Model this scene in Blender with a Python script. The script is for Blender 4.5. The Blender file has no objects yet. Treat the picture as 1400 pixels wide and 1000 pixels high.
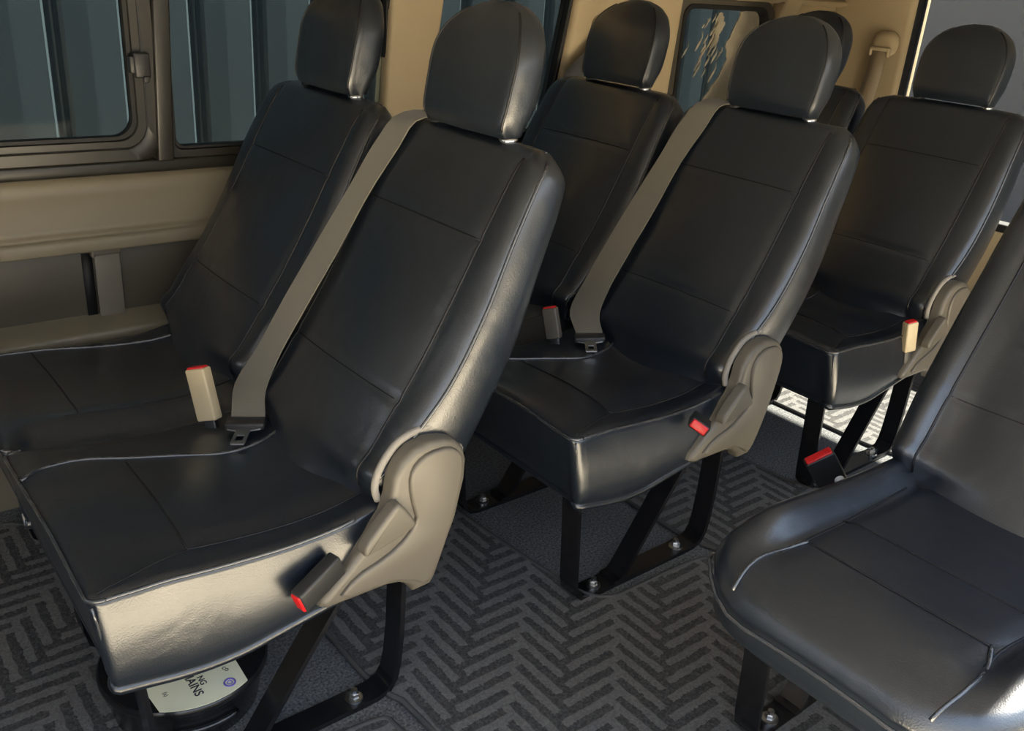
import bpy, bmesh, math, random
import numpy as np
from mathutils import Vector, Matrix
random.seed(4)
S = bpy.context.scene
C = S.collection

# ------------------------------------------------------------------ materials
def nt(name):
    m = bpy.data.materials.new(name); m.use_nodes = True
    t = m.node_tree; t.nodes.clear()
    o = t.nodes.new('ShaderNodeOutputMaterial')
    b = t.nodes.new('ShaderNodeBsdfPrincipled')
    t.links.new(b.outputs[0], o.inputs[0])
    return m, t, b, o

def noise_bump(t, b, scale, strength, dist=0.001, detail=4, coords='Object', prev=None):
    tc = t.nodes.new('ShaderNodeTexCoord')
    n = t.nodes.new('ShaderNodeTexNoise'); n.inputs['Scale'].default_value = scale; n.inputs['Detail'].default_value = detail
    t.links.new(tc.outputs[coords], n.inputs['Vector'])
    bp = t.nodes.new('ShaderNodeBump'); bp.inputs['Strength'].default_value = strength; bp.inputs['Distance'].default_value = dist
    t.links.new(n.outputs['Fac'], bp.inputs['Height'])
    if prev is not None: t.links.new(prev.outputs[0], bp.inputs['Normal'])
    t.links.new(bp.outputs[0], b.inputs['Normal'])
    return bp

def plain(name, col, rough=0.5, metal=0.0, spec=0.5, bump=None, coat=0.0, mottle=0.0, mscale=8.0):
    m, t, b, o = nt(name)
    b.inputs['Base Color'].default_value = (*col, 1)
    b.inputs['Roughness'].default_value = rough
    b.inputs['Metallic'].default_value = metal
    b.inputs['Specular IOR Level'].default_value = spec
    b.inputs['Coat Weight'].default_value = coat
    if mottle:
        tc = t.nodes.new('ShaderNodeTexCoord'); n = t.nodes.new('ShaderNodeTexNoise')
        n.inputs['Scale'].default_value = mscale; n.inputs['Detail'].default_value = 5
        t.links.new(tc.outputs['Object'], n.inputs['Vector'])
        r = t.nodes.new('ShaderNodeMixRGB')
        r.inputs[1].default_value = (*[c*(1-mottle) for c in col], 1); r.inputs[2].default_value = (*[min(1, c*(1+mottle)) for c in col], 1)
        t.links.new(n.outputs['Fac'], r.inputs[0]); t.links.new(r.outputs[0], b.inputs['Base Color'])
    if bump: noise_bump(t, b, *bump)
    return m

def leather(name, col, rough, wr=0.5, spec=0.6, coat=0.0):
    m, t, b, o = nt(name)
    b.inputs['Base Color'].default_value = (*col, 1)
    b.inputs['Roughness'].default_value = rough
    b.inputs['Specular IOR Level'].default_value = spec
    b.inputs['Coat Weight'].default_value = coat; b.inputs['Coat Roughness'].default_value = 0.3
    tc = t.nodes.new('ShaderNodeTexCoord')
    n = t.nodes.new('ShaderNodeTexNoise'); n.inputs['Scale'].default_value = 7; n.inputs['Detail'].default_value = 2; n.inputs['Distortion'].default_value = 0.6
    t.links.new(tc.outputs['Object'], n.inputs['Vector'])
    b1 = t.nodes.new('ShaderNodeBump'); b1.inputs['Strength'].default_value = wr; b1.inputs['Distance'].default_value = 0.012
    t.links.new(n.outputs['Fac'], b1.inputs['Height'])
    v = t.nodes.new('ShaderNodeTexVoronoi'); v.inputs['Scale'].default_value = 420
    t.links.new(tc.outputs['Object'], v.inputs['Vector'])
    b2 = t.nodes.new('ShaderNodeBump'); b2.inputs['Strength'].default_value = 0.25; b2.inputs['Distance'].default_value = 0.0006
    t.links.new(v.outputs['Distance'], b2.inputs['Height']); t.links.new(b1.outputs[0], b2.inputs['Normal'])
    t.links.new(b2.outputs[0], b.inputs['Normal'])
    # slight roughness mottle
    mr = t.nodes.new('ShaderNodeMapRange'); mr.inputs['To Min'].default_value = rough-0.05; mr.inputs['To Max'].default_value = rough+0.07
    t.links.new(n.outputs['Fac'], mr.inputs['Value']); t.links.new(mr.outputs[0], b.inputs['Roughness'])
    return m

M = {}
M['leather'] = leather('black_leather', (0.0078, 0.0118, 0.018), 0.30, 0.35, spec=0.95, coat=0.25)
M['piping'] = plain('piping_highlit', (0.035, 0.038, 0.042), 0.22, spec=1.0, coat=.3)  # base colour lightened for the bright highlights along the piping
M['seam'] = plain('seam_thread', (0.006, 0.006, 0.007), 0.5)
M['plastic'] = plain('grey_plastic', (0.115, 0.102, 0.08), 0.42, bump=(900, 0.15, 0.0004))
M['plastic_dark'] = plain('dark_plastic', (0.022, 0.022, 0.022), 0.4, bump=(900, 0.15, 0.0004))
M['beige_plastic'] = plain('beige_plastic', (0.52, 0.43, 0.27), 0.45)
M['liner'] = plain('liner_cloth', (0.25, 0.23, 0.2), 0.8, bump=(600, 0.3, 0.001))
M['steel_black'] = plain('black_painted_steel', (0.008, 0.008, 0.009), 0.22, spec=0.6)
M['bolt'] = plain('zinc_bolt', (0.5, 0.5, 0.5), 0.3, metal=1.0)
M['chrome'] = plain('chrome', (0.7, 0.7, 0.7), 0.18, metal=1.0)
M['red'] = plain('red_plastic', (0.62, 0.012, 0.014), 0.35)
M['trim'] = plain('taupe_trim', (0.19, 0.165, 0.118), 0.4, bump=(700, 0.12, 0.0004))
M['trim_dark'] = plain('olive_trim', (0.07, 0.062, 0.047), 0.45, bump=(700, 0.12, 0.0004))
M['frame'] = plain('window_frame', (0.018, 0.0165, 0.0125), 0.35, spec=0.6)
M['rubber'] = plain('black_rubber', (0.008, 0.008, 0.008), 0.6)
M['beige'] = plain('beige_trim', (0.46, 0.365, 0.225), 0.6, mottle=0.05, bump=(500, 0.1, 0.0005))
M['beige_shade'] = plain('headliner', (0.17, 0.165, 0.16), 0.85, bump=(800, 0.2, 0.0008))
M['paper'] = plain('cream_paper', (0.90, 0.83, 0.56), 0.7)
M['ink'] = plain('black_ink', (0.03, 0.03, 0.03), 0.7)
M['ink_purple'] = plain('purple_ink', (0.16, 0.11, 0.42), 0.7)
M['white'] = plain('white_sticker', (0.75, 0.78, 0.8), 0.5)
M['tub'] = plain('black_tub', (0.01, 0.01, 0.01), 0.2, spec=0.6)
M['film'] = plain('peeling_film', (0.42, 0.37, 0.27), 0.6, mottle=0.3, mscale=25)

def webbing_mat(name, col):
    m, t, b, o = nt(name)
    b.inputs['Base Color'].default_value = (*col, 1); b.inputs['Roughness'].default_value = 0.55
    b.inputs['Sheen Weight'].default_value = 0.3
    tc = t.nodes.new('ShaderNodeTexCoord'); w = t.nodes.new('ShaderNodeTexWave')
    w.inputs['Scale'].default_value = 160; w.bands_direction = 'DIAGONAL'
    t.links.new(tc.outputs['Object'], w.inputs['Vector'])
    bp = t.nodes.new('ShaderNodeBump'); bp.inputs['Strength'].default_value = 0.3; bp.inputs['Distance'].default_value = 0.0005
    t.links.new(w.outputs['Fac'], bp.inputs['Height']); t.links.new(bp.outputs[0], b.inputs['Normal'])
    return m
M['webbing'] = webbing_mat('grey_webbing', (0.16, 0.145, 0.115))
M['webbing_beige'] = webbing_mat('beige_webbing', (0.33, 0.26, 0.17))
M['webbing_dark'] = webbing_mat('dark_webbing', (0.06, 0.06, 0.062))

def carpet(name, c1, c2, pattern):
    m, t, b, o = nt(name)
    b.inputs['Roughness'].default_value = 0.95; b.inputs['Specular IOR Level'].default_value = 0.2
    L = t.links.new
    def math_(op, a, bb=None, c=None):
        n = t.nodes.new('ShaderNodeMath'); n.operation = op
        for i, v in enumerate((a, bb, c)):
            if v is None: continue
            if isinstance(v, (int, float)): n.inputs[i].default_value = v
            else: L(v, n.inputs[i])
        return n.outputs[0]
    geo = t.nodes.new('ShaderNodeNewGeometry')
    sep = t.nodes.new('ShaderNodeSeparateXYZ'); L(geo.outputs['Position'], sep.inputs[0])
    nz = t.nodes.new('ShaderNodeTexNoise'); nz.inputs['Scale'].default_value = 190; nz.inputs['Detail'].default_value = 4; nz.inputs['Roughness'].default_value = .7
    L(geo.outputs['Position'], nz.inputs['Vector'])
    nb = t.nodes.new('ShaderNodeTexNoise'); nb.inputs['Scale'].default_value = 45; nb.inputs['Detail'].default_value = 3
    L(geo.outputs['Position'], nb.inputs['Vector'])
    if pattern:
        w = 0.034
        jx = math_('ADD', math_('MULTIPLY', math_('SUBTRACT', nb.outputs['Fac'], 0.5), 0.010), math_('MULTIPLY', math_('SUBTRACT', nz.outputs['Fac'], 0.5), 0.010))
        u = math_('DIVIDE', math_('ADD', sep.outputs['X'], jx), w); v = math_('DIVIDE', math_('ADD', sep.outputs['Y'], jx), w)
        fu, fv = math_('FLOOR', u), math_('FLOOR', v)
        k = math_('FLOORED_MODULO', math_('SUBTRACT', fu, fv), 8.0)
        hor = math_('LESS_THAN', k, 3.5)
        st = 0.5
        su = math_('FLOORED_MODULO', u, 1.0); sv = math_('FLOORED_MODULO', v, 1.0)
        wave_h = math_('LESS_THAN', sv, st); wave_v = math_('LESS_THAN', su, st)
        # nested chevron stripes: along x in the first band, along y in the next
        pat = math_('ADD', math_('MULTIPLY', hor, wave_h), math_('MULTIPLY', math_('SUBTRACT', 1.0, hor), wave_v))
        fac = math_('ADD', math_('MULTIPLY', pat, 0.62), math_('MULTIPLY', math_('SUBTRACT', nz.outputs['Fac'], 0.4), 1.7))
    else:
        fac = math_('ADD', 0.4, math_('MULTIPLY', math_('SUBTRACT', nz.outputs['Fac'], 0.5), 2.2))
    cr = t.nodes.new('ShaderNodeMixRGB'); cr.use_clamp = True
    cl = t.nodes.new('ShaderNodeClamp'); L(fac, cl.inputs[0])
    L(cl.outputs[0], cr.inputs[0]); cr.inputs[1].default_value = (*c1, 1); cr.inputs[2].default_value = (*c2, 1)
    L(cr.outputs[0], b.inputs['Base Color'])
    bp = t.nodes.new('ShaderNodeBump'); bp.inputs['Strength'].default_value = 0.9; bp.inputs['Distance'].default_value = 0.004
    L(nz.outputs['Fac'], bp.inputs['Height'])
    if pattern:
        b2 = t.nodes.new('ShaderNodeBump'); b2.inputs['Strength'].default_value = 0.6; b2.inputs['Distance'].default_value = 0.003
        L(pat, b2.inputs['Height']); L(bp.outputs[0], b2.inputs['Normal']); L(b2.outputs[0], b.inputs['Normal'])
    else: L(bp.outputs[0], b.inputs['Normal'])
    return m
M['mat'] = carpet('patterned_mat', (0.046, 0.045, 0.044), (0.165, 0.16, 0.154), True)
M['carpet'] = carpet('plain_carpet', (0.025, 0.027, 0.028), (0.27, 0.27, 0.268), False)
M['mat_edge'] = plain('mat_binding', (0.06, 0.058, 0.055), 0.8, bump=(400, 0.5, 0.001))

def glass(name, tint):
    m = bpy.data.materials.new(name); m.use_nodes = True
    t = m.node_tree; t.nodes.clear()
    o = t.nodes.new('ShaderNodeOutputMaterial'); mx = t.nodes.new('ShaderNodeMixShader')
    tr = t.nodes.new('ShaderNodeBsdfTransparent'); tr.inputs[0].default_value = (*tint, 1)
    gl = t.nodes.new('ShaderNodeBsdfGlossy'); gl.inputs['Roughness'].default_value = 0.03; gl.inputs['Color'].default_value = (.22, .22, .22, 1)
    fr = t.nodes.new('ShaderNodeFresnel'); fr.inputs[0].default_value = 1.2
    t.links.new(fr.outputs[0], mx.inputs[0]); t.links.new(tr.outputs[0], mx.inputs[1]); t.links.new(gl.outputs[0], mx.inputs[2])
    t.links.new(mx.outputs[0], o.inputs[0])
    return m
M['glass'] = glass('tinted_glass', (0.40, 0.445, 0.455))
M['glass_clear'] = glass('clear_glass', (0.52, 0.53, 0.53))
M['fence'] = plain('fence_steel', (0.046, 0.057, 0.063), 0.45, mottle=0.12, mscale=3)
M['ground'] = plain('concrete', (0.48, 0.425, 0.325), 0.9, mottle=0.15)
M['wall_added_mat'] = plain('wall_added_dark', (0.12, 0.105, 0.085), 0.9, mottle=0.2)  # dark tone for the added unseen wall
M['render_wall'] = plain('grey_render', (0.14, 0.14, 0.141), 0.9, mottle=0.06)

# ------------------------------------------------------------------ object helpers
def link(o, parent=None):
    C.objects.link(o)
    if parent is not None: o.parent = parent
    return o
def tag(o, label=None, cat=None, group=None, kind=None):
    if label: o['label'] = label
    if cat: o['category'] = cat
    if group: o['group'] = group
    if kind: o['kind'] = kind
    return o
def empty(name, loc=(0, 0, 0)):
    o = bpy.data.objects.new(name, None); o.empty_display_size = 0.05; o.location = loc
    return link(o)
def obj(name, geo, mat, parent=None, smooth=True, loc=None, angle=None):
    vs, fs = geo
    me = bpy.data.meshes.new(name); me.from_pydata([tuple(v) for v in vs], [], fs); me.validate()
    bm = bmesh.new(); bm.from_mesh(me); bmesh.ops.recalc_face_normals(bm, faces=bm.faces[:]); bm.to_mesh(me); bm.free()
    me.materials.append(M[mat])
    if smooth:
        me.shade_smooth()
        if angle is not None: me.set_sharp_from_angle(angle=math.radians(angle))
    o = bpy.data.objects.new(name, me)
    if loc: o.location = loc
    return link(o, parent)
def join(*gs):
    V, F = [], []
    for vs, fs in gs:
        n = len(V); V += [tuple(v) for v in vs]; F += [tuple(i+n for i in f) for f in fs]
    return V, F
def from_bm(bm):
    bm.verts.index_update()
    V = [tuple(v.co) for v in bm.verts]; F = [tuple(v.index for v in f.verts) for f in bm.faces]
    bm.free(); return V, F
def box(x0, x1, y0, y1, z0, z1, bevel=0.0, seg=2):
    bm = bmesh.new(); bmesh.ops.create_cube(bm, size=1)
    for v in bm.verts: v.co = Vector(((x0+x1)/2+v.co.x*(x1-x0), (y0+y1)/2+v.co.y*(y1-y0), (z0+z1)/2+v.co.z*(z1-z0)))
    if bevel: bmesh.ops.bevel(bm, geom=bm.edges[:], offset=bevel, segments=seg, affect='EDGES', profile=0.5)
    return from_bm(bm)
def prism(pts, axis, a, b, bevel=0.0, seg=2, which=None):
    """polygon pts in the two other axes, extruded from a to b along axis; bevels the rim at b (or both)"""
    def mk(p, t):
        if axis == 1: return Vector((p[0], t, p[1]))
        if axis == 0: return Vector((t, p[0], p[1]))
        return Vector((p[0], p[1], t))
    bm = bmesh.new()
    A = [bm.verts.new(mk(p, a)) for p in pts]; B = [bm.verts.new(mk(p, b)) for p in pts]
    n = len(pts)
    fa = bm.faces.new(A); fb = bm.faces.new(B)
    for i in range(n): bm.faces.new((A[i], A[(i+1) % n], B[(i+1) % n], B[i]))
    bmesh.ops.recalc_face_normals(bm, faces=bm.faces[:])
    if bevel:
        es = list(fb.edges) + (list(fa.edges) if which == 'both' else [])
        bmesh.ops.bevel(bm, geom=es, offset=bevel, segments=seg, affect='EDGES', profile=0.5)
    return from_bm(bm)
def hermite(xs, ys, x):
    xs = np.asarray(xs, float); ys = np.asarray(ys, float); x = np.clip(np.asarray(x, float), xs[0], xs[-1])
    m = np.gradient(ys, xs) if len(xs) > 2 else np.full(2, (ys[1]-ys[0])/(xs[1]-xs[0]))
    i = np.clip(np.searchsorted(xs, x)-1, 0, len(xs)-2); h = xs[i+1]-xs[i]; u = (x-xs[i])/h
    return ((2*u**3-3*u**2+1)*ys[i]+(u**3-2*u**2+u)*h*m[i]+(-2*u**3+3*u**2)*ys[i+1]+(u**3-u**2)*h*m[i+1])
def spline(pts, n, closed=False):
    P = np.array(pts, float)
    if closed: P = np.vstack([P, P[:1]])
    d = np.r_[0, np.cumsum(np.linalg.norm(np.diff(P, axis=0), axis=1))]
    t = np.linspace(0, d[-1], n+1 if closed else n)
    out = np.stack([hermite(d, P[:, k], t) for k in range(P.shape[1])], 1)
    return out[:-1] if closed else out
def chaikin(P, it=2, closed=True):
    P = np.array(P, float)
    for _ in range(it):
        if closed: Q = np.roll(P, -1, 0); P = np.stack([.75*P+.25*Q, .25*P+.75*Q], 1).reshape(-1, P.shape[1])
        else:
            Q = P[1:]; R = P[:-1]
            P = np.vstack([P[:1], np.stack([.75*R+.25*Q, .25*R+.75*Q], 1).reshape(-1, P.shape[1]), P[-1:]])
    return P
def loft(loops, cap0=True, cap1=True):
    n = len(loops[0]); V = [tuple(p) for l in loops for p in l]; F = []
    for k in range(len(loops)-1):
        for i in range(n):
            j = (i+1) % n; F.append((k*n+i, k*n+j, (k+1)*n+j, (k+1)*n+i))
    def cap(k):
        c = np.mean(np.array(loops[k]), 0); V.append(tuple(c)); ci = len(V)-1
        for i in range(n): F.append((k*n+i, k*n+(i+1) % n, ci))
    if cap0: cap(0)
    if cap1: cap(len(loops)-1)
    return V, F
def tube(pts, r, closed=False, seg=8):
    P = [Vector(p) for p in pts]; n = len(P); loops = []; prev = None
    for i in range(n):
        a = P[(i-1) % n] if (closed or i > 0) else P[i]; b = P[(i+1) % n] if (closed or i < n-1) else P[i]
        t = (b-a).normalized()
        if prev is None: u = t.orthogonal().normalized()
        else: u = (prev - t*prev.dot(t)).normalized()
        prev = u; w = t.cross(u)
        loops.append([P[i]+u*r*math.cos(2*math.pi*k/seg)+w*r*math.sin(2*math.pi*k/seg) for k in range(seg)])
    if closed: return loft(loops+[loops[0]], False, False)
    return loft(loops)
def strip(L, R, th, nrm):
    """a flat band between two edge lines, thickness th along nrm (vector or list)"""
    loops = []
    for i, (a, b) in enumerate(zip(L, R)):
        a, b = Vector(a), Vector(b)
        nv = Vector(nrm[i]) if isinstance(nrm, list) else Vector(nrm)
        h = nv*th/2
        loops.append([a-h, b-h, b+h, a+h])
    return loft(loops)
def strap(path, y0, y1, th):
    """steel strap: path in (x,z), wide in y"""
    P = np.array(path, float); loops = []
    for i in range(len(P)):
        a = P[max(i-1, 0)]; b = P[min(i+1, len(P)-1)]; t = (b-a)/np.linalg.norm(b-a); n = np.array([-t[1], t[0]])*th/2
        p, q = P[i]+n, P[i]-n; e = 0.0012
        loops.append([(p[0], y0+e, p[1]), (p[0], y1-e, p[1]), (q[0], y1, q[1]), (q[0], y0, q[1])])
    return loft(loops)
def lathe(prof, loc, seg=24, axis='z'):
    loops = []
    for r, h in prof:
        ring = []
        for k in range(seg):
            a = 2*math.pi*k/seg; x, y, z = r*math.cos(a), r*math.sin(a), h
            if axis == 'y': x, y, z = x, h, y
            ring.append((loc[0]+x, loc[1]+y, loc[2]+z))
        loops.append(ring)
    return loft(loops)
def xf(geo, mat):
    return [tuple(mat @ Vector(v)) for v in geo[0]], geo[1]

def each(name, geos, mat, parent):
    return [obj(name, g, mat, parent) for g in geos]
# ------------------------------------------------------------------ camera (calibrated on the photo)
CAMP = [-0.6324532365882586, -1.1113608830673058, 1.2262188845672828, 0.8658522989606777, 0.40852750127062587, 0.0752173678306334, 1.2436020183266245]
def make_camera():
    x, y, z, yaw, pitch, roll, F = CAMP
    f = Vector((math.cos(yaw)*math.cos(pitch), math.sin(yaw)*math.cos(pitch), -math.sin(pitch)))
    r = f.cross(Vector((0, 0, 1))).normalized(); u = r.cross(f)
    r2 = r*math.cos(roll)+u*math.sin(roll); u2 = u*math.cos(roll)-r*math.sin(roll)
    cam = bpy.data.cameras.new('camera'); o = bpy.data.objects.new('camera', cam); C.objects.link(o)
    m = Matrix((r2, u2, -f)).transposed().to_4x4(); m.translation = Vector((x, y, z)); o.matrix_world = m
    cam.sensor_width = 36; cam.sensor_fit = 'HORIZONTAL'; cam.lens = 36*F*1000/1400; cam.clip_start = 0.02
    S.camera = o
make_camera()

# ------------------------------------------------------------------ seat geometry (local: x rearward, y across from seat centre, z up)
P0 = np.array([0.034, 0.503]); DS = np.array([0.523, 0.852]); NF = np.array([-0.852, 0.523])
def st(s, t, u):                       # s up the recline, t depth behind the front plane, u across
    p = P0+DS*s-NF*t
    return (p[0], u, p[1])
SF = ([-.10, -.06, -.046, 0., .06, .143, .273, .42, .53, .56], [.045, .02, -.002, .003, .009, .019, .015, .0, .002, .012])
SB = ([-.10, 0., .127, .247, .387, .486, .525, .56], [.15, .15, .139, .1275, .10, .083, .074, .06])
SW = ([-.10, -.03, .05, .44, .50, .53, .56], [.205, .224, .234, .235, .230, .222, .19])
def front_t(s, u, bol=0.0):
    e = float(hermite(*SF, s)); w = float(hermite(*SW, s)); a = abs(u)/w
    belly = -0.010*math.exp(-((s-.12)/.16)**2)*max(0, 1-(a/.8)**2)
    b = -bol*math.exp(-((s-.12)/.22)**2)*math.exp(-((abs(u)-.21)/.045)**2)
    gr = 0.003*math.exp(-((abs(u)-.178)/.006)**2)
    gr += 0.003*math.exp(-((s-.382)/.005)**2)*(abs(u) < .18) + 0.003*math.exp(-((s-.09)/.005)**2)*(abs(u) < .18)
    return e*a**2 + belly + b + gr - 0.004*(1-a**2)
def backrest_geo(bol=0.0):
    ss = list(np.linspace(-.10, .525, 66))+[.535, .544, .551, .556, .5585]
    loops = []
    for s in ss:
        w = float(hermite(*SW, min(s, .56))); tb = float(hermite(*SB, min(s, .56)))
        sh = 0.0
        if s > .525: q = (s-.525)/.034; sh = 1-math.sqrt(max(0, 1-q*q))
        te = float(hermite(*SF, s)); mid = (te+tb)/2
        us = np.concatenate([[-w, -w+.003, -w+.012], np.linspace(-w+.024, -.178, 4), np.linspace(-.170, .170, 19), np.linspace(.178, w-.024, 4), [w-.012, w-.003, w]])
        fr = []
        for i, u in enumerate(us):
            t = front_t(s, u, bol); d = w-abs(u)
            t += 0.010*max(0, 1-d/.02)**2
            fr.append((u, t))
        side = [(w+.005, te+.3*(tb-te)), (w+.007, te+.6*(tb-te)), (w+.003, te+.85*(tb-te)), (w-.006, tb-.004), (w-.03, tb)]
        back = [(u, tb+.004*(1-(u/w)**2)) for u in (.12, .05, -.05, -.12)]
        loop = fr+side+back+[(-u, t) for u, t in side[::-1]]
        loops.append([st(s, mid+(t-mid)*(1-sh*.92), u*(1-sh*.06)) for u, t in loop])
    return loft(loops)
def back_edge(sg, s, t_off=0.0):
    w = float(hermite(*SW, s)); te = float(hermite(*SF, s))
    return st(s, te+.012+t_off, sg*(w+.001))
def backrest_piping():
    g = []
    for sg in (-1, 1):
        g.append(tube([back_edge(sg, s) for s in np.linspace(-.07, .535, 40)], .0032))
    # across the top, behind the headrest
    g.append(tube([st(.5585-.004*(abs(u)/.2)**4, .03, u) for u in np.linspace(-.19, .19, 20)], .003))
    return g
def backrest_seams(bol=0.0):
    g = []
    for sg in (-1, 1):
        g.append(tube([st(s, front_t(s, sg*.178, bol)-.0005, sg*.178) for s in np.linspace(-.06, .53, 44)], .0024))
    for s in (.382, .09):
        g.append(tube([st(s, front_t(s, u, bol)-.0002, u) for u in np.linspace(-.175, .175, 24)], .0016))
    return g

def headrest_geo():
    # in a frame tilted back by 11 degrees, standing at the top of the backrest
    H = .207; hs = list(np.linspace(0, .12, 12))+[.12+(H-.12)*math.sin(k/16*math.pi/2) for k in range(1, 16)]+[H-.0006]
    loops = []
    for h in hs:
        k = max(0, (h-.095)/(H-.095)); e = max(.02, (1-k**2.35))**(1/2.2)
        w = float(hermite([0, .03, .09, .21], [.116, .122, .126, .126], h))*e
        d = float(hermite([0, .02, .1, .15, .18, H-.004, H], [.066, .078, .086, .080, .066, .032, .018], h))
        x0 = .010*(1-min(1, h/.03))**2 + .040*k**3.2; x1 = x0+d
        ctrl = [(x0+.022, w), (x0+.008, w-.003), (x0+.002, w*.93), (x0, w*.6), (x0-.004, 0), (x0, -w*.6), (x0+.002, -w*.93), (x0+.008, -w+.003), (x0+.022, -w), (x1-.030, -w), (x1-.010, -w*.86), (x1, -w*.5), (x1+.002, 0), (x1, w*.5), (x1-.010, w*.86), (x1-.030, w)]
        lp = chaikin(ctrl, 2)
        loops.append([(p[0]+.2*h, p[1], h) for p in lp])
    return loft(loops), loops
HX, HZ = 0.306, 0.972
def headrest_piping(loops):
    g = []
    for sg in (1, -1):
        pts = []
        for l in loops[1:-6]:
            best = max(l, key=lambda p: sg*p[1]-(p[0]-.2*p[2])*1.1)
            pts.append(best)
        g.append(tube(spline(pts, 40), .0022))
    return g

def rr_outline(x0, x1, y0, y1, r, n=168):
    """closed outline of a rectangle with corner radii r=(front_left, front_right, back_right, back_left); y0 is the right side"""
    pts = []
    fl, fr, br, bl = r
    def arc(cx, cy, rad, a0, k=7):
        for i in range(k+1):
            a = a0+i/k*math.pi/2; pts.append((cx+rad*math.cos(a), cy+rad*math.sin(a)))
    def seg(a, b, k):
        for i in range(1, k): pts.append((a[0]+(b[0]-a[0])*i/k, a[1]+(b[1]-a[1])*i/k))
    arc(x0+fr, y0+fr, fr, math.pi); seg((x0+fr, y0), (x1-br, y0), 34)
    arc(x1-br, y0+br, br, 1.5*math.pi); seg((x1, y0+br), (x1, y1-bl), 22)
    arc(x1-bl, y1-bl, bl, 0); seg((x1-bl, y1), (x0+fl, y1), 34)
    arc(x0+fl, y1-fl, fl, .5*math.pi); seg((x0, y1-fl), (x0, y0+fr), 22)
    return np.array(pts)
def cushion_geo(out, top, zb, rnd=.012, bulge=.017, tuck=.008, front_tuck=.022, x0=-.42):
    c = out.mean(0)
    d = np.roll(out, -1, 0)-np.roll(out, 1, 0); nrm = np.stack([d[:, 1], -d[:, 0]], 1); nrm /= np.linalg.norm(nrm, axis=1)[:, None]
    loops = []
    for k in (.03, .08, .14, .2, .26, .32, .38, .44, .5, .55, .6, .64, .68, .72, .76, .79, .82, .85, .88, .90, .92, .94, .955, .97, .98, .99, .996, 1.0):
        P = c+(out-c)*k
        dd = np.linalg.norm(out-P, axis=1)
        loops.append([(p[0], p[1], top(p[0], p[1])-rnd*max(0, 1-q/.02)**2*.6) for p, q in zip(P, dd)])
    for f in (.04, .1, .2, .35, .5, .65, .8, .92, 1.0):
        L = []
        for p, n in zip(out, nrm):
            zt = top(p[0], p[1])-rnd*.6; z1 = zb(p[0])
            off = bulge*max(.1, -n[1])*math.sin(min(1, f*1.25)*math.pi/2) - tuck*max(0, (f-.8)/.2)**2
            fx = front_tuck*f*max(0, -n[0])
            L.append((p[0]+n[0]*off+fx, p[1]+n[1]*off, zt+(z1-zt)*f))
        loops.append(L)
    HEM[0] = loops[-1]
    return loft(loops)
HEM = [None]
ZE = ([-.43, -.40, -.347, -.245, -.133, -.034, .019, .14], [.430, .433, .429, .424, .419, .426, .437, .44])
ZB = ([-.43, -.36, -.31, -.222, -.155, 0, .14], [.288, .275, .266, .263, .274, .298, .305])
zb_std = lambda x: float(hermite(*ZB, x))
def sm(a, b, x):
    t = min(1, max(0, (x-a)/(b-a))); return t*t*(3-2*t)
YL = -.235                                 # aisle-side edge of the cushion
def top_aisle(x, u):
    z = float(hermite(*ZE, x))
    z += -.007*math.exp(-((u+.178)/.03)**2)*sm(-.38, -.2, x) + .010*math.exp(-((u+.05)/.12)**2)*(1-sm(-.25, .0, x))
    z -= .009*math.exp(-((x+.05)/.12)**2)*math.exp(-((u+.03)/.12)**2)
    z -= .014*sm(.125, .235, u)*(.25+.75*sm(-.41, -.30, x))            # falls away to the strip between the seats
    z += .004*math.exp(-((x+.32)/.05)**2)
    return z
def top_window(x, u):
    z = float(hermite(*ZE, x))
    z += .006*math.exp(-((u+.0)/.12)**2)*(1-sm(-.25, .0, x)) - .008*math.exp(-((x+.05)/.12)**2)*math.exp(-(u/.12)**2)
    z -= .034*sm(.15, .24, -u)*(.15+.85*sm(-.42, -.36, x)) + .03*sm(.16, .235, u)
    return z
def on_top(top, pts, dz=.0015):
    return [(x, u, top(x, u)+dz) for x, u in pts]
def lin(a, b, n): return [(a[0]+(b[0]-a[0])*i/(n-1), a[1]+(b[1]-a[1])*i/(n-1)) for i in range(n)]
OUT = rr_outline(-.42, .13, -.235, .243, (.012, .022, .04, .04))
OUTW = rr_outline(-.42, .13, -.247, .235, (.035, .012, .04, .04))
def border(out, top, k0, k1, dz):
    n = len(out); return [(out[i % n][0], out[i % n][1], top(*out[i % n])+dz) for i in range(k0, k1)]
def cushion_piping(top, right=True, left_u=.125):
    g = []
    n = len(OUT)
    # outline order: right-front corner (8), right side (33), back-right corner, back, ..., left side, left-front corner, front
    keep = [i for i in range(n) if OUT[i][0] < .02]
    rs = [i for i in keep if OUT[i][1] < -.2]
    if right:
        pts = [(OUT[i][0], OUT[i][1], top(*OUT[i])-.004) for i in range(0, 34)]
        g.append(tube(spline(pts, 60), .0032))
    fr = [i for i in range(n) if OUT[i][0] < -.419 or (OUT[i][0] < -.39)]
    fr = sorted(fr, key=lambda i: OUT[i][1])
    pts = [(OUT[i][0], OUT[i][1], top(*OUT[i])-.004) for i in fr]
    g.append(tube(pts, .0032))
    if left_u is not None:
        p = spline([(-.418, left_u+.0), (-.385, left_u+.022), (-.345, left_u+.028), (-.25, left_u), (-.17, left_u-.025), (-.09, left_u-.045), (.03, left_u-.03)] if left_u > 0.13 else
                   [(-.418, .128), (-.388, .148), (-.35, .156), (-.25, .125), (-.17, .098), (-.104, .074), (-.04, .076), (.03, .095)], 40)
        g.append(tube([(a, b, top(a, b)+.001) for a, b in p], .0032))
    return g
def bottom_hem(rad=.0085):
    return tube([(x, y, z+.003) for x, y, z in HEM[0]], rad, closed=True)

def place(o, parent): o.parent = parent; return o

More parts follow.
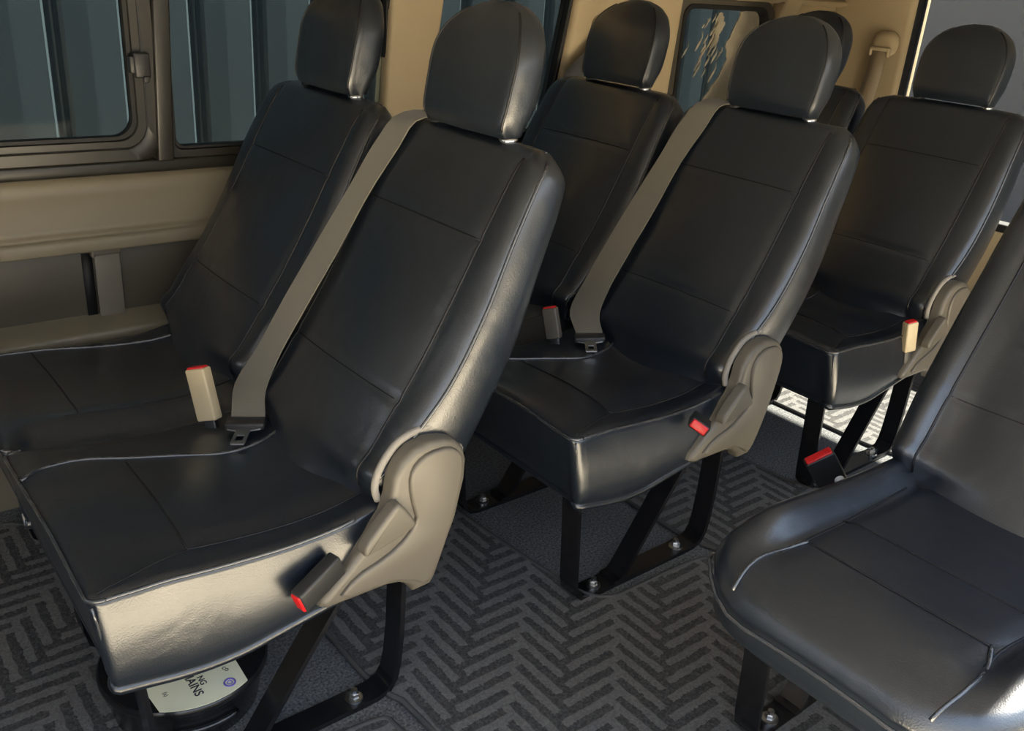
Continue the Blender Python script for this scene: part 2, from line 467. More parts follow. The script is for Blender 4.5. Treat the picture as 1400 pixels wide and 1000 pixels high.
def bolt(parent, x, y, z=.006):
    g = join(lathe([(.0, .0), (.016, .0), (.016, .003), (.012, .004), (.0, .004)], (x, y, z)),
             lathe([(.0, .003), (.0095, .003), (.0095, .011), (.008, .013), (0, .013)], (x, y, z), seg=6),
             lathe([(0, .012), (.006, .012), (.006, .020), (.004, .021), (0, .021)], (x, y, z), seg=16))
    return obj('bolt', g, 'bolt', parent, angle=35)
def frame(parent, y, zl=.27, zr=.27, braced=True):
    h = .025
    path = [(-.362, zl), (-.352, .16), (-.344, .055), (-.338, .026), (-.322, .010), (-.300, .0045), (-.16, .0045), (0.0, .0045), (.038, .006), (.060, .014), (.072, .034), (.078, .065), (.083, .13), (.085, zr)]
    f = obj('leg_frame', strap(path, y-h, y+h, .009), 'steel_black', parent, angle=40)
    if braced:
        br = obj('brace', strap([(-.225, .011), (-.205, .012), (-.19, .028), (-.10, .165), (-.025, .275)], y-h, y+h, .008), 'steel_black', f, angle=40)
    bolt(f, 0.0, y, .009); bolt(f, -.268, y, .009)
    return f

COVER = [(.118, .540), (.140, .532), (.157, .514), (.165, .490), (.164, .455), (.149, .384), (.129, .328), (.112, .280), (.102, .266), (.068, .264), (.058, .280), (.042, .292), (.015, .298), (-.091, .298), (-.104, .306), (-.100, .320), (-.052, .362), (-.012, .402), (.012, .432), (.022, .462), (.026, .495), (.040, .520), (.060, .536), (.090, .543)]
def recliner_cover(parent):
    y0, y1 = -.238, -.268
    c = obj('recliner_cover', prism(COVER, 1, y0, y1, .012, 4), 'plastic', parent, angle=50)
    # raised inner face
    inner = [(.124, .528), (.146, .512), (.153, .490), (.150, .455), (.135, .384), (.116, .325), (.098, .283), (.080, .280), (.060, .296), (.020, .311), (-.080, .311), (-.045, .345), (.010, .360), (.050, .385), (.066, .412), (.060, .430), (.052, .462), (.050, .495), (.062, .516), (.085, .528)]
    obj('raised_face', prism(chaikin(inner, 1), 1, y1+.004, y1-.007, .005, 3), 'plastic', c, angle=50)
    lever = [(.021, .460), (.030, .458), (.060, .414), (.055, .404), (-.030, .380), (-.036, .386), (-.034, .402), (-.005, .434)]
    obj('recline_lever', prism(chaikin(lever, 1), 1, y1+.006, y1-.016, .006, 3), 'plastic', c, angle=50)
    obj('screw_hole', lathe([(0, 0), (.0085, 0), (.0085, .003), (.0065, .0035), (0, .0015)], (-.008, y1-.0062, .332), 20, 'y'), 'rubber', c)
    # light liner peeping out between cover and backrest
    arc = [(.172, .492), (.165, .520), (.146, .540), (.115, .551), (.08, .549), (.05, .538), (.030, .518), (.014, .490), (.010, .465), (.016, .445)]
    obj('liner_strip', tube([(a, y0+.004, b) for a, b in spline(arc, 40)], .0065), 'liner', c)
    return c

def buckle(parent, m, body_mat='plastic_dark', wide=.036, name='buckle', stalk=True, L=.075, emblem=False):
    """buckle along local +z with the release button at the top; m places it"""
    g = box(-wide/2, wide/2, -.012, .012, 0, L, .004, 3)
    b = obj(name, xf(g, m), body_mat, parent, angle=50)
    obj('release_button', xf(box(-wide/2+.003, wide/2-.003, -.0095, .0095, L-.012, L+.003, .003, 3), m), 'red', b, angle=50)
    if stalk: obj('stalk', xf(box(-.012, .012, -.005, .005, -.07, .004, .002), m), 'plastic_dark', b, angle=50)
    return b

def webbing(name, parent, L, R, mat, th=.0022):
    L, R = spline(L, 40), spline(R, 40); N = []
    for i in range(40):
        a = np.array(L[max(i-1, 0)]); bb = np.array(L[min(i+1, 39)]); t = bb-a; w = np.array(R[i])-np.array(L[i]); n = np.cross(t, w); N.append(tuple(n/np.linalg.norm(n)))
    return obj(name, strip(L, R, th, N), mat, parent, angle=50)

def place_basis(o, z, y_hint):
    """matrix with local z along z, local y as close as possible to y_hint, at o"""
    z = Vector(z).normalized(); y = Vector(y_hint); y = (y-z*y.dot(z)).normalized(); x = y.cross(z)
    m = Matrix((x, y, z)).transposed().to_4x4(); m.translation = Vector(o); return m

def seat_back_parts(root, bol=0.0, headrest=True):
    b = obj('backrest', backrest_geo(bol), 'leather', root, angle=70)
    each('piping', backrest_piping(), 'piping', b)
    each('seam', backrest_seams(bol), 'seam', b)
    if headrest:
        hg, loops = headrest_geo()
        h = obj('headrest', hg, 'leather', root, loc=(HX, 0, HZ), angle=70)
        each('piping', headrest_piping(loops), 'seam', h)
        for sg in (-1, 1):
            obj('post', tube([(.032, sg*.102, -.03), (.034, sg*.102, .02)], .007), 'chrome', h)
            obj('post_collar', lathe([(0, -.016), (.016, -.016), (.016, -.008), (.011, -.004), (0, -.004)], (.034, sg*.102, .006)), 'chrome' if sg < 0 else 'plastic_dark', h)
    return b

def make_aisle_seat():
    r = empty('passenger_seat')
    c = obj('cushion', cushion_geo(OUT, top_aisle, zb_std), 'leather', r, angle=70)
    each('piping', cushion_piping(top_aisle)+[tube([(-.4165+.018*f, -.2345+.003*math.sin(f*3.1)*-1, (.424-.142*f)) for f in np.linspace(0, 1, 8)], .002)], 'piping', c)
    obj('hem', bottom_hem(), 'leather', c)
    each('seam', (tube(on_top(top_aisle, lin((-.262, .118), (-.268, -.176), 30), .0006), .0017),
                     tube(on_top(top_aisle, lin((-.268, -.176), (.03, -.178), 30), .0006), .0017),
                     tube(on_top(top_aisle, lin((-.405, -.222), (-.268, -.176), 20), .0002), .0014)), 'seam', c)
    seat_back_parts(r)
    recliner_cover(r)
    frame(r, -.187); frame(r, .215)
    # belt down the left bolster of the backrest, tongue lying on the cushion
    def fp(s, u, off): return st(s, front_t(s, u)-off, u)
    Lp = [(.575, .09, .165), (.566, .02, .175), (.535, -.008, .195), (.48, -.010, .212), (.385, -.010, .221), (.256, -.010, .234), (.127, -.012, .242), (.02, -.012, .246)]
    Rp = [(.572, .09, .110), (.563, .02, .115), (.535, -.010, .124), (.48, -.012, .132), (.385, -.012, .148), (.256, -.012, .152), (.127, -.014, .158), (.02, -.014, .160)]
    L = [st(s, t, u) for s, t, u in Lp]+[(-.022, .226, .470), (-.058, .160, .440)]
    R = [st(s, t, u) for s, t, u in Rp]+[(.006, .152, .478), (-.012, .116, .446)]
    w = webbing('seat_belt', r, L, R, 'webbing')
    # tongue plate
    a, bb = Vector((-.068, .156, .434)), Vector((-.010, .110, .440)); ax = (bb-a).normalized(); out = ax.cross(Vector((0, 0, 1))).normalized(); out = out if out.x < 0 else -out
    out = (out+Vector((0, 0, -.12))).normalized()
    m = Matrix((ax, -out, Vector((0, 0, 1)))).transposed().to_4x4(); m.translation = (a+bb)/2+out*.010
    obj('belt_slide', xf(box(-.036, .036, -.014, .012, -.004, .009, .003), m), 'plastic_dark', w, angle=50)
    pl = []
    o_ = [(-.030, -.010), (.030, -.010), (.030, -.017), (.013, -.022), (.013, -.060), (.010, -.064), (-.010, -.064), (-.013, -.060), (-.013, -.022), (-.030, -.017)]
    h_ = [(-.007, -.036), (.007, -.036), (.007, -.054), (-.007, -.054)]
    obj('tongue', xf(join(prism(o_[:4]+[(.013, -.036), (-.013, -.036)]+o_[8:], 2, -.001, .002), box(-.013, -.007, -.060, -.036, -.001, .002), box(.007, .013, -.060, -.036, -.001, .002), box(-.012, .012, -.064, -.054, -.001, .002)), m), 'bolt', w, smooth=False)
    return r

def make_window_seat():
    r = empty('passenger_seat')
    c = obj('cushion', cushion_geo(OUTW, top_window, zb_std, bulge=.001), 'leather', r, angle=70)
    pts = [(-.418, .15), (-.34, .165), (-.171, .147), (-.08, .128), (.0, .11)]
    fr = sorted([i for i in range(len(OUTW)) if OUTW[i][0] < -.39], key=lambda i: OUTW[i][1])
    each('piping', (tube([(a, b, top_window(a, b)+.001) for a, b in spline(pts, 40)], .0032),
                       tube([(OUTW[i][0], OUTW[i][1], top_window(*OUTW[i])-.004) for i in fr], .0032)), 'piping', c)
    obj('hem', bottom_hem(), 'leather', c)
    each('seam', (tube(on_top(top_window, lin((-.280, .152), (-.275, -.175), 30), .0006), .0017),
                     tube(on_top(top_window, lin((-.300, -.165), (.03, -.175), 30), .0004), .0014)), 'seam', c)
    seat_back_parts(r)
    frame(r, .12)
    return r

children = {}
def kids(o): return [x for x in bpy.data.objects if x.parent is o]
def dup(root, loc, skip=()):
    r = root.copy(); C.objects.link(r); r.location = loc
    for ch in kids(root):
        if ch.name.split('.')[0] in skip: continue
        c = ch.copy(); C.objects.link(c); c.parent = r
        for g in kids(ch):
            d = g.copy(); C.objects.link(d); d.parent = c
    return r

YA, YW = .187, .694
XR = [0.0, .86, 1.71]
GA = None
aisle0 = make_aisle_seat(); aisle0.location = (XR[0], YA, 0)
win0 = make_window_seat(); win0.location = (XR[0], YW, 0)
aisle1 = dup(aisle0, (XR[1], YA, 0)); aisle2 = dup(aisle0, (XR[2], YA, 0), skip=('seat_belt',))
win1 = dup(win0, (XR[1], YW, 0)); win2 = dup(win0, (XR[2], YW, 0))
GS = 'black leather passenger seats of the van'
tag(aisle0, 'black leather aisle seat in front, with the paper-topped tub beneath it', 'seat', GS)
tag(win0, 'black leather window seat in front, beside the wall pocket and sliding window', 'seat', GS)
tag(aisle1, 'black leather middle-row aisle seat with grey belt, directly behind the front aisle seat', 'seat', GS)
tag(win1, 'black leather middle-row window seat with a dark belt running down behind it', 'seat', GS)
tag(aisle2, 'black leather back-row seat with cream upright buckle, in front of the grey rear window', 'seat', GS)
tag(win2, 'black leather back-row window seat, mostly hidden behind the middle-row headrest', 'seat', GS)

# the front seat's far foot hides its front bolt behind the cushion
far = [k for k in kids(aisle0) if k.name.startswith('leg_frame')][-1]
for k in kids(far):
    if k.name.startswith('bolt') and np.mean([v.co.x for v in k.data.vertices]) < -.1: bpy.data.objects.remove(k)
# buckles (local to each seat)
cy = Vector((0, 0, 0))
# front aisle seat: outer buckle lying along the cover, button facing forward and down
buckle(aisle0, place_basis((-.070, -.262, .378), (-1, -.25, -.42), (0, -1, -.1)), 'plastic_dark', .040, L=.085, stalk=False)
buckle(aisle1, place_basis((-.088, -.262, .400), (-.75, -.55, .15), (-.5, -.6, .5)), 'plastic_dark', .042, L=.055, stalk=False)
b2 = buckle(aisle2, place_basis((-.078, -.250, .375), (-.18, .05, 1), (-.4, -1, 0)), 'beige_plastic', .034, L=.085)
# buckles between the seats belong to the window seats
buckle(aisle0, place_basis((-.085, .195, .425), (-.06, .30, .95), (-1, -.6, .2)), 'beige_plastic', .042, L=.100)
buckle(aisle1, place_basis((-.10, .189, .425), (-.05, .30, .95), (-1, -.6, .2)), 'plastic', .036, L=.075)

# ------------------------------------------------------------------ single seat across the aisle
def top_single(x, u):
    z = .455+float(hermite([-.57, -.54, -.48, -.38, -.2, 0, .14], [-.045, -.020, .002, .006, -.010, -.02, -.02], x))
    z += .028*math.exp(-((abs(u)-.205)/.032)**2)*sm(-.50, -.36, x)
    z -= .012*math.exp(-((abs(u)-.158)/.012)**2)*sm(-.50, -.40, x)
    z -= .05*max(0, (abs(u)-.215)/.035)**2
    z -= .03*math.exp(-((x+.56)/.03)**2)*(abs(u)/.25)**2
    return z
def make_single():
    r = empty('passenger_seat')
    out = rr_outline(-.545, .13, -.25, .25, (.14, .14, .05, .05))
    zb = lambda x: float(hermite([-.56, -.45, -.3, .14], [.305, .285, .27, .28], x))
    c = obj('cushion', cushion_geo(out, top_single, zb, rnd=.03, bulge=.012, tuck=.02, front_tuck=.06), 'leather', r, angle=70)
    d = np.roll(out, -1, 0)-np.roll(out, 1, 0); nrm = np.stack([d[:, 1], -d[:, 0]], 1); nrm /= np.linalg.norm(nrm, axis=1)[:, None]
    ring = [(p[0]+n[0]*.006, p[1]+n[1]*.006, top_single(*p)-.026) for p, n in zip(out, nrm)]
    pp = []
    for sg in (1, -1):
        q = spline([(-.535, sg*.150), (-.49, sg*.158), (-.44, sg*.158), (-.40, sg*.152), (-.372, sg*.140)], 24)
        pp.append(tube(on_top(top_single, q, .0022), .003))
        q = spline([(-.445, sg*.170), (-.40, sg*.178), (-.30, sg*.172), (-.18, sg*.165), (-.05, sg*.165)], 24)
    each('piping', (tube(ring, .003, closed=True), *pp), 'piping', c)
    obj('hem', bottom_hem(), 'leather', c)
    each('seam', (tube(on_top(top_single, lin((-.372, .145), (-.372, -.145), 30), .0006), .0018),
                     tube(on_top(top_single, lin((-.240, .160), (-.240, -.160), 30), .0006), .0014),
                     *[tube(on_top(top_single, spline([(-.425, sg*.152), (-.372, sg*.150), (-.2, sg*.160), (-.03, sg*.165)], 30), .0004), .0022) for sg in (1, -1)]), 'seam', c)
    seat_back_parts(r, bol=.035)
    frame(r, .19); frame(r, -.19)
    return r
YS = -.66
single = make_single(); single.location = (.86, YS, 0)
tag(single, 'black leather single seat with padded bolsters across the aisle, cut off by the photo edge', 'seat', GS)
# buckle with the round emblem, hanging on the aisle side of the single seat
mS = place_basis((.053, .335, .318), (-.055, .022, .080), (-.78, -.55, .35))
bS = buckle(single, mS, 'plastic_dark', .060, L=.10)
obj('emblem', xf(lathe([(0, .0), (.010, .0), (.010, .0008), (0, .0008)], (-.014, 0, 0), 24), mS @ Matrix.Translation((0, .0122, .030)) @ Matrix.Rotation(-math.pi/2, 4, 'X')), 'white', bS)

# ------------------------------------------------------------------ van shell
XF, XB = -1.75, 2.75
YWALL, YN = 1.02, -.95
ZC = 1.36
st_ = lambda o: tag(o, kind='structure')
st_(obj('floor', box(XF, XB, YN, YWALL+.06, -.05, 0.0), 'carpet', smooth=False))
st_(obj('ceiling', box(XF, XB+.05, YN, YWALL+.1, ZC, ZC+.04), 'beige_shade', smooth=False))

def profile_wall(prof, x0, x1, back=1.08, n=1):
    pts = chaikin(prof, 2, closed=False)
    P = [(y, z) for y, z in pts]+[(back, prof[-1][1]), (back, prof[0][1])]
    return prism(P, 0, x0, x1)
# lower side wall: ledge, pocket, ridge, scooped panel, cove under the sill
lower = [(.975, 0), (.975, .10), (.975, .30), (.965, .365), (.945, .385), (.945, .402), (.950, .410), (1.030, .420), (1.040, .425), (1.040, .56), (1.040, .578), (.992, .582), (.990, .590), (.990, .606), (.994, .614), (1.004, .618), (.998, .632), (1.004, .645), (1.022, .69), (1.034, .712), (1.034, .735), (1.016, .746), (1.010, .752), (1.010, .770), (1.016, .776), (1.024, .78), (1.028, .795)]
wl = st_(obj('wall_left', profile_wall(lower, XF, XB), 'trim', angle=60))
st_(obj('trim_8', box(XF, 1.2, 1.004, 1.05, .748, .778, .006), 'frame', angle=50))
# header and posts of the side wall
def tilted_post(x0b, x1b, x0t, x1t, y0, y1, zb, zt, bev=.012):
    bm = bmesh.new()
    v = [bm.verts.new(p) for p in ((x0b, y0, zb), (x1b, y0, zb), (x1b, y1, zb), (x0b, y1, zb), (x0t, y0, zt), (x1t, y0, zt), (x1t, y1, zt), (x0t, y1, zt))]
    for f in ((0, 1, 2, 3), (4, 5, 6, 7), (0, 1, 5, 4), (1, 2, 6, 5), (2, 3, 7, 6), (3, 0, 4, 7)): bm.faces.new([v[i] for i in f])
    bmesh.ops.recalc_face_normals(bm, faces=bm.faces[:])
    if bev: bmesh.ops.bevel(bm, geom=bm.edges[:], offset=bev, segments=3, affect='EDGES', profile=.5)
    return from_bm(bm)
st_(obj('trim_1', join(box(.67, XB, 1.0, 1.09, 1.185, ZC, .006), box(1.76, XB, .985, 1.05, 1.19, 1.205, .005), box(1.76, XB, .975, 1.05, 1.235, 1.25, .005)), 'beige', angle=50))
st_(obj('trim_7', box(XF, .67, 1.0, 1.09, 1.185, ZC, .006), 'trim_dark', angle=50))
st_(obj('trim_2', tilted_post(.655, .79, .68, .845, .995, 1.06, .78, 1.20), 'beige', angle=50))
st_(obj('trim_3', tilted_post(1.235, 1.74, 1.305, 1.765, .985, 1.06, .78, 1.20, .02), 'beige', angle=50))
st_(obj('trim_4', tilted_post(2.15, XB, 2.20, XB, 1.03, 1.08, .78, 1.20), 'beige', angle=50))
st_(obj('trim_5', tilted_post(2.12, 2.22, 2.30, 2.40, .975, 1.04, .86, 1.21, .015), 'beige', angle=50))

# windows: window_1 sliding (frame, pane, latch), window_2 fixed, window_3 fixed, window_4 rear quarter
def rr2(x0, x1, z0, z1, r, k=8):
    pts = []
    for cx, cz, a0 in ((x1-r, z1-r, 0), (x0+r, z1-r, .5), (x0+r, z0+r, 1), (x1-r, z0+r, 1.5)):
        for i in range(k+1):
            a = (a0+.5*i/k)*math.pi; pts.append((cx+r*math.cos(a), cz+r*math.sin(a)))
    return pts
def ring_frame(a, b, y0, y1, bev=.003):
    """frame between outlines a (outer) and b (inner), in x/z, from y0 (room side) to y1"""
    n = len(a); V = []; F = []
    for P, y in ((a, y1), (a, y0+bev), ([((p[0]*.9+q[0]*.1), (p[1]*.9+q[1]*.1)) for p, q in zip(a, b)], y0), ([((p[0]*.1+q[0]*.9), (p[1]*.1+q[1]*.9)) for p, q in zip(a, b)], y0), (b, y0+bev), (b, y1)):
        V += [(p[0], y, p[1]) for p in P]
    for k in range(5):
        for i in range(n):
            j = (i+1) % n; F.append((k*n+i, k*n+j, (k+1)*n+j, (k+1)*n+i))
    for i in range(n):
        j = (i+1) % n; F.append((5*n+i, 5*n+j, j, i))
    return V, F
w1 = st_(obj('window_1', ring_frame(rr2(-1.5, .078, .777, 1.20, .05), rr2(-1.47, .048, .806, 1.20-.02, .05), 1.002, 1.05), 'frame', angle=40))
obj('sash', ring_frame(rr2(-1.47, .050, .803, 1.185, .05), rr2(-1.44, .030, .822, 1.17, .045), 1.010, 1.04), 'frame', w1, angle=40)
obj('gasket', ring_frame(rr2(-1.442, .033, .818, 1.172, .046), rr2(-1.43, .020, .831, 1.16, .042), 1.016, 1.036), 'rubber', w1, angle=40)
obj('pane', box(-1.44, .03, 1.028, 1.032, .82, 1.175), 'glass', w1, smooth=False)
lt = obj('latch', join(box(.028, .062, .988, 1.006, .957, 1.010, .004), box(.020, .046, .994, 1.014, .966, 1.002, .003)), 'plastic_dark', w1, angle=50)
obj('latch_pin', box(.044, .056, .984, .99, .948, .962, .002), 'plastic_dark', lt, angle=50)
st_(obj('trim_6', tilted_post(.062, .098, .082, .118, .990, 1.05, .775, 1.20, .004), 'frame', angle=50))
w2 = st_(obj('window_2', ring_frame(rr2(.09, .70, .777, 1.20, .02), rr2(.108, .675, .797, 1.185, .02), 1.006, 1.05), 'frame', angle=40))
obj('gasket', ring_frame(rr2(.106, .677, .794, 1.187, .02), rr2(.114, .668, .803, 1.18, .02), 1.012, 1.04), 'rubber', w2, angle=40)
obj('pane', box(.105, .68, 1.028, 1.032, .795, 1.187), 'glass', w2, smooth=False)
w3 = st_(obj('window_3', ring_frame([(.76, .777), (1.25, .777), (1.33, 1.20), (.80, 1.20)], [(.775, .79), (1.222, .79), (1.295, 1.19), (.82, 1.19)], 1.006, 1.05), 'rubber', angle=40))
obj('pane', prism([(.77, .787), (1.23, .787), (1.305, 1.192), (.81, 1.192)], 1, 1.028, 1.032), 'glass', w3, smooth=False)
w4 = st_(obj('window_4', ring_frame(rr2(1.73, 2.26, .777, 1.187, .05), rr2(1.785, 2.215, .81, 1.160, .04), .998, 1.06), 'trim_dark', angle=40))
obj('gasket', ring_frame(rr2(1.775, 2.225, .80, 1.17, .045), rr2(1.79, 2.21, .815, 1.155, .04), .994, 1.04), 'rubber', w4, angle=40)
obj('pane', box(1.78, 2.22, 1.028, 1.032, .805, 1.165), 'glass', w4, smooth=False)
# peeling film on the quarter window
def ragged(pts, amp, n):
    p = spline(pts, n, closed=True)
    return [(a+random.uniform(-amp, amp), b+random.uniform(-amp, amp)) for a, b in p]
fl = obj('peeling_film', prism(ragged([(2.10, 1.155), (2.205, 1.15), (2.20, 1.0), (2.17, .87), (2.0, .83), (1.96, .845), (2.0, .90), (2.045, .96), (2.06, 1.0), (2.045, 1.04), (2.075, 1.09)], .004, 60), 1, 1.022, 1.0265), 'film', w4, smooth=False)
def streaks():
    g = [prism(ragged([(1.985, 1.145), (2.012, 1.14), (2.020, 1.11), (2.004, 1.075), (1.990, 1.045), (1.972, 1.035), (1.978, 1.07), (1.970, 1.10)], .005, 40), 1, 1.0235, 1.0265)]
    for k in range(30):
        x = random.gauss(1.955, .05); z = random.gauss(1.06, .06); l = random.uniform(.015, .075); w = random.uniform(.0012, .0035); dx = -l*.42
        if not (1.80 < x+dx and x < 2.04 and z-l/2 > .86 and z+l/2 < 1.15): continue
        a = [(x, z+l/2), (x+w, z+l*.2), (x+w+dx*.5, z-l*.2), (x+dx, z-l/2), (x+dx*.5-w, z-l*.1), (x-w*.5, z+l*.2)]
        g.append(prism(ragged(a, .0007, 16), 1, 1.0235, 1.0265))
    return g
for k, g in enumerate(streaks()): obj('film_scrap', g, 'film', w4, smooth=False)

# rear wall: pillar, sill, header round the big rear window; near side wall with its window; sliding door gap in front of it
st_(obj('wall_back', join(tilted_post(2.68, 2.80, 2.68, 2.80, .715, 1.08, 0, ZC, .02), box(2.70, 2.80, YN, .73, 0, .52, .02), box(2.70, 2.80, YN, .73, 1.28, ZC, .01), box(2.68, 2.80, YN, -.72, 0, ZC, .02)), 'beige', angle=50))
wb = st_(obj('window_5', ring_frame([(y, z) for y, z in rr2(-.74, .735, .50, 1.30, .05)], [(y, z) for y, z in rr2(-.715, .712, .53, 1.28, .05)], 0, .06), 'rubber', angle=40))
me = wb.data
for v in me.vertices: x, y, z = v.co; v.co = (2.70+y, x, z)
obj('pane', box(2.735, 2.739, -.72, .72, .52, 1.29), 'glass_clear', wb, smooth=False)
st_(obj('wall_right', join(box(1.9, XB, YN-.05, YN, 0, .78), box(1.9, XB, YN-.05, YN, 1.2, ZC), box(1.9, 2.0, YN-.05, YN, .7, 1.25), box(2.5, XB, YN-.05, YN, .7, 1.25)), 'trim', smooth=False))
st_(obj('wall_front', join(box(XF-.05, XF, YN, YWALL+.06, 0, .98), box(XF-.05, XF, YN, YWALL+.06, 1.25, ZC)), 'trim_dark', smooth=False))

# seat belt in the wall pocket beside the front window seat
def top_level(o, label, cat, group=None): return tag(o, label, cat, group)
st_(obj('pocket_shade', box(XF, XB, 1.034, 1.05, .421, .579, .002), 'trim_dark', angle=50))  # dark sheet standing in for the shade inside the wall pocket
pk = empty('wall_belt', (-.06, 1.034, .418)); tag(pk, 'grey belt strap and clip in the wall pocket beside the front window seat', 'seat belt')
obj('webbing', box(-.031, .024, -.014, -.009, -.002, .150, .001), 'webbing', pk)
obj('clip', join(box(-.036, .026, -.028, -.004, .150, .170, .004), box(-.030, .024, -.022, -.002, .168, .182, .005), box(-.040, -.030, -.026, -.006, .146, .162, .003)), 'plastic', pk, angle=50)
pkp = obj('side_channel', box(-.056, -.034, -.004, .0, .0, .152), 'rubber', pk)

# pillar belt guides
def belt_guide(name, x, y, z, ax, label, L, R, mat):
    """ax: 'y' hangs on the side wall (faces -y), 'x' on the rear pillar (faces -x)"""
    r = empty(name, (x, y, z)); tag(r, label, 'seat belt', 'belt anchors on the beige pillars')
    m = Matrix.Identity(4) if ax == 'y' else Matrix.Rotation(-math.pi/2, 4, 'Z')
    hood = []
    for q in np.linspace(0, 1, 12):
        a = q*math.pi/2; k = math.cos(a); d = -.030*math.sin(a)
        hood.append([(p[0]*(.35+.65*k) if q < 1 else p[0]*.3, d, .012+p[1]*(.35+.65*k)) for p in rr2(-.052, .052, -.045, .045, .040)])
    obj('anchor_cover', xf(loft(hood), m), 'beige', r)
    obj('guide_loop', xf(join(box(-.040, .040, -.040, -.024, -.016, -.002, .005), box(-.040, -.030, -.040, -.022, -.034, -.004, .004), box(.030, .040, -.040, -.022, -.034, -.004, .004)), m), 'beige_plastic', r, angle=50)
    obj('webbing', strip([tuple(m @ Vector(p)) for p in L], [tuple(m @ Vector(p)) for p in R], .0025, tuple(m @ Vector((0, 1, 0)))), mat, r)
    return r
belt_guide('pillar_belt', 1.41, .985, 1.07, 'y', 'dark belt slanting down from its beige pillar anchor behind the middle-row window seat',
           [(-.040, -.034, -.002), (-.16, -.03, -.10), (-.23, -.03, -.23), (-.33, -.03, -.50)], [(.015, -.036, -.020), (-.09, -.032, -.12), (-.165, -.032, -.25), (-.27, -.032, -.51)], 'webbing_dark')
belt_guide('pillar_belt', 2.675, .79, 1.065, 'x', 'beige belt hanging from the anchor on the rear corner pillar',
           [(-.030, -.032, -.008), (-.045, -.024, -.12), (-.08, -.02, -.38)], [(.030, -.032, -.008), (.018, -.024, -.12), (-.02, -.02, -.38)], 'webbing_beige')

# ------------------------------------------------------------------ floor mats (one per row: aisle strip plus footwell)
def mat(x0, x1, xm, label, y_end=.93):
    """L-shaped: the aisle strip from x0 to x1, the footwell from x0 to xm"""
    P = [(x0, y_end), (x0, .10), (x0+.0, .03), (x0+.015, -.035), (x0+.03, -.06), (x0+.04, YN+.01), (x1, YN+.01), (x1, -.085), (x1-.03, -.06), (x1-.30, -.055), (xm+.01, -.055), (xm-.035, -.03), (xm-.055, .03), (xm-.09, .43), (xm-.09, y_end)]
    P = chaikin(P, 2)
    r = obj('floor_mat', prism(P, 2, 0.0005, .0085), 'mat', smooth=False)
    obj('binding', tube([(a, b, .0065) for a, b in P], .0055, closed=True), 'mat_edge', r)
    return tag(r, label, 'floor mat', 'patterned carpet mats on the van floor')
mat(.045, .905, .60, 'dark zigzag floor mat between the front aisle seat and the middle row')
mat(.912, 1.70, 1.42, 'dark zigzag floor mat behind the middle row, reaching the back-row seat')
mat(1.76, 2.66, 2.40, 'patterned floor mat in the sunlit space behind the back-row seats')
mat(-.80, .037, -.17, 'dark zigzag floor mat under the near corner of the front aisle seat')

# ------------------------------------------------------------------ tub with paper under the front aisle seat
tub = empty('storage_tub', (-.235, .178, 0)); tag(tub, 'round black tub under the front aisle seat, holding up the paper sign', 'tub')
obj('body', lathe([(0, .002), (.118, .002), (.122, .008), (.132, .070), (.133, .080), (0, .080)], (0, 0, 0), 64), 'tub', tub, angle=40)
obj('lid', lathe([(0, .080), (.139, .080), (.141, .084), (.141, .092), (.138, .096), (.128, .097), (0, .097)], (0, 0, 0), 64), 'tub', tub, angle=40)
obj('grip', tube([(.1285*math.cos(a)+.004*math.cos(a), .1285*math.sin(a)+.004*math.sin(a), z) for a, z in [(math.radians(d), .045) for d in range(-120, -70, 4)]], .006), 'tub', tub)
pp = []
cxp, cyp = -.235, .178
for k in range(17):                       # front edge trimmed to the curve of the lid
    a = math.radians(-126+k*(63/16)); pp.append((cxp+.138*math.cos(a), cyp+.138*math.sin(a)))
pp += [(-.165, .20), (-.32, .20), (-.319, .108)]
sign = obj('paper_sign', prism(pp, 2, .0975, .0985), 'paper', smooth=False)
tag(sign, 'cream paper with black lettering lying on the black tub under the front aisle seat', 'paper')
def text(body, size, x, y, z, mat, parent, rot=-math.pi/2, name='lettering', bold=.0):
    cu = bpy.data.curves.new('t', 'FONT'); cu.body = body; cu.size = size; cu.extrude = .0002; cu.offset = bold; cu.align_x = 'LEFT'
    t = bpy.data.objects.new('t', cu); C.objects.link(t)
    bpy.context.view_layer.update()
    me = bpy.data.meshes.new_from_object(t.evaluated_get(bpy.context.evaluated_depsgraph_get()))
    bpy.data.objects.remove(t); bpy.data.curves.remove(cu)
    me.materials.append(M[mat]); o = bpy.data.objects.new(name, me); o.location = (x, y, z); o.rotation_euler = (0, 0, rot)
    return link(o, parent)
zt = .0987
text('CHAINS', .021, -.257, .141, zt, 'ink', sign, bold=.0003)
text('NG', .015, -.240, .108, zt, 'ink', sign, bold=.0002)
text('(a)', .010, -.298, .104, zt, 'ink', sign)
text('co', .014, -.198, .106, zt, 'ink', sign, rot=-1.2)
obj('emblem', join(tube([(-.199+.0088*math.cos(a), .066+.0088*math.sin(a), zt) for a in np.linspace(0, 2*math.pi, 25)[:-1]], .0016, closed=True), tube([(-.199+.004*math.cos(a), .066+.004*math.sin(a), zt) for a in np.linspace(0, 2*math.pi, 13)[:-1]], .0008, closed=True)), 'ink_purple', sign)

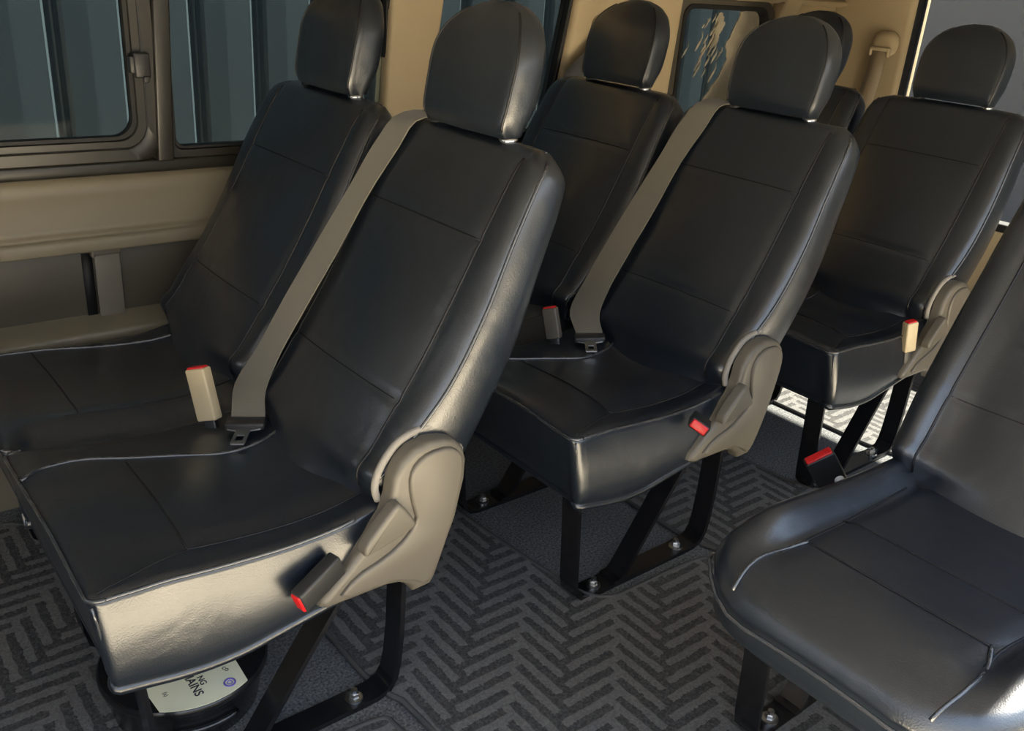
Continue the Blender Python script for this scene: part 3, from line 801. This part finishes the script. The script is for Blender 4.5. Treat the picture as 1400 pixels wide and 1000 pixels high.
# ------------------------------------------------------------------ outside
def fence_geo(y, x0, x1, pitch, phase, z0, z1):
    P = []
    k = math.floor((x0-phase)/pitch)
    x = phase+k*pitch
    while x < x1:
        P += [(x-.030, y), (x-.018, y+.009), (x-.006, y+.009), (x, y+.004), (x+.006, y+.009), (x+.018, y+.009), (x+.030, y), (x+.10, y-.002), (x+pitch-.034, y)]
        x += pitch
    back = [(a, b+.004) for a, b in P[::-1]]
    return prism(P+back, 2, z0, z1)
fn = obj('fence', fence_geo(2.0, -3.0, 5.0, .217, .12, -.55, 2.3), 'fence', smooth=False)
tag(fn, 'dark blue-grey ribbed steel fence seen through the side windows', 'fence')
st_(obj('wall_outside', box(7.0, 7.2, -8, 8, -.55, 4.5), 'render_wall', smooth=False))
st_(obj('wall_added', box(-14, 16, -7.7, -7.5, -.55, 1.75), 'wall_added_mat', smooth=False))  # unseen wall, added to darken what the headrest sides reflect
st_(obj('ground', box(-30, 30, -30, 30, -.60, -.55), 'ground', smooth=False))

# ------------------------------------------------------------------ light
w = bpy.data.worlds.new('sky'); S.world = w; w.use_nodes = True
t = w.node_tree; t.nodes.clear()
out = t.nodes.new('ShaderNodeOutputWorld'); bg = t.nodes.new('ShaderNodeBackground')
tc = t.nodes.new('ShaderNodeTexCoord'); sp = t.nodes.new('ShaderNodeSeparateXYZ'); t.links.new(tc.outputs['Generated'], sp.inputs[0])
cr = t.nodes.new('ShaderNodeValToRGB'); mr = t.nodes.new('ShaderNodeMapRange'); mr.inputs['From Min'].default_value = -1
t.links.new(sp.outputs['Z'], mr.inputs['Value']); t.links.new(mr.outputs[0], cr.inputs[0])
e = cr.color_ramp.elements; e[0].position = .48; e[0].color = (.90, .90, .88, 1); e[1].position = .8; e[1].color = (.55, .70, .95, 1)
t.links.new(cr.outputs[0], bg.inputs[0]); bg.inputs[1].default_value = 1.5
t.links.new(bg.outputs[0], out.inputs[0])
def sun(energy, d, col, ang=1.0):
    l = bpy.data.lights.new('sun', 'SUN'); l.energy = energy; l.angle = math.radians(ang); l.color = col
    o = bpy.data.objects.new('sun', l); C.objects.link(o); o.rotation_euler = Vector(d).to_track_quat('-Z', 'Y').to_euler()
sun(50.0, (-.85, .10, -1.0), (1, .93, .8))
S.view_settings.view_transform = 'Standard'; S.view_settings.look = 'None'; S.view_settings.exposure = 1.1; S.view_settings.gamma = 1.0
S.view_settings.use_curve_mapping = False
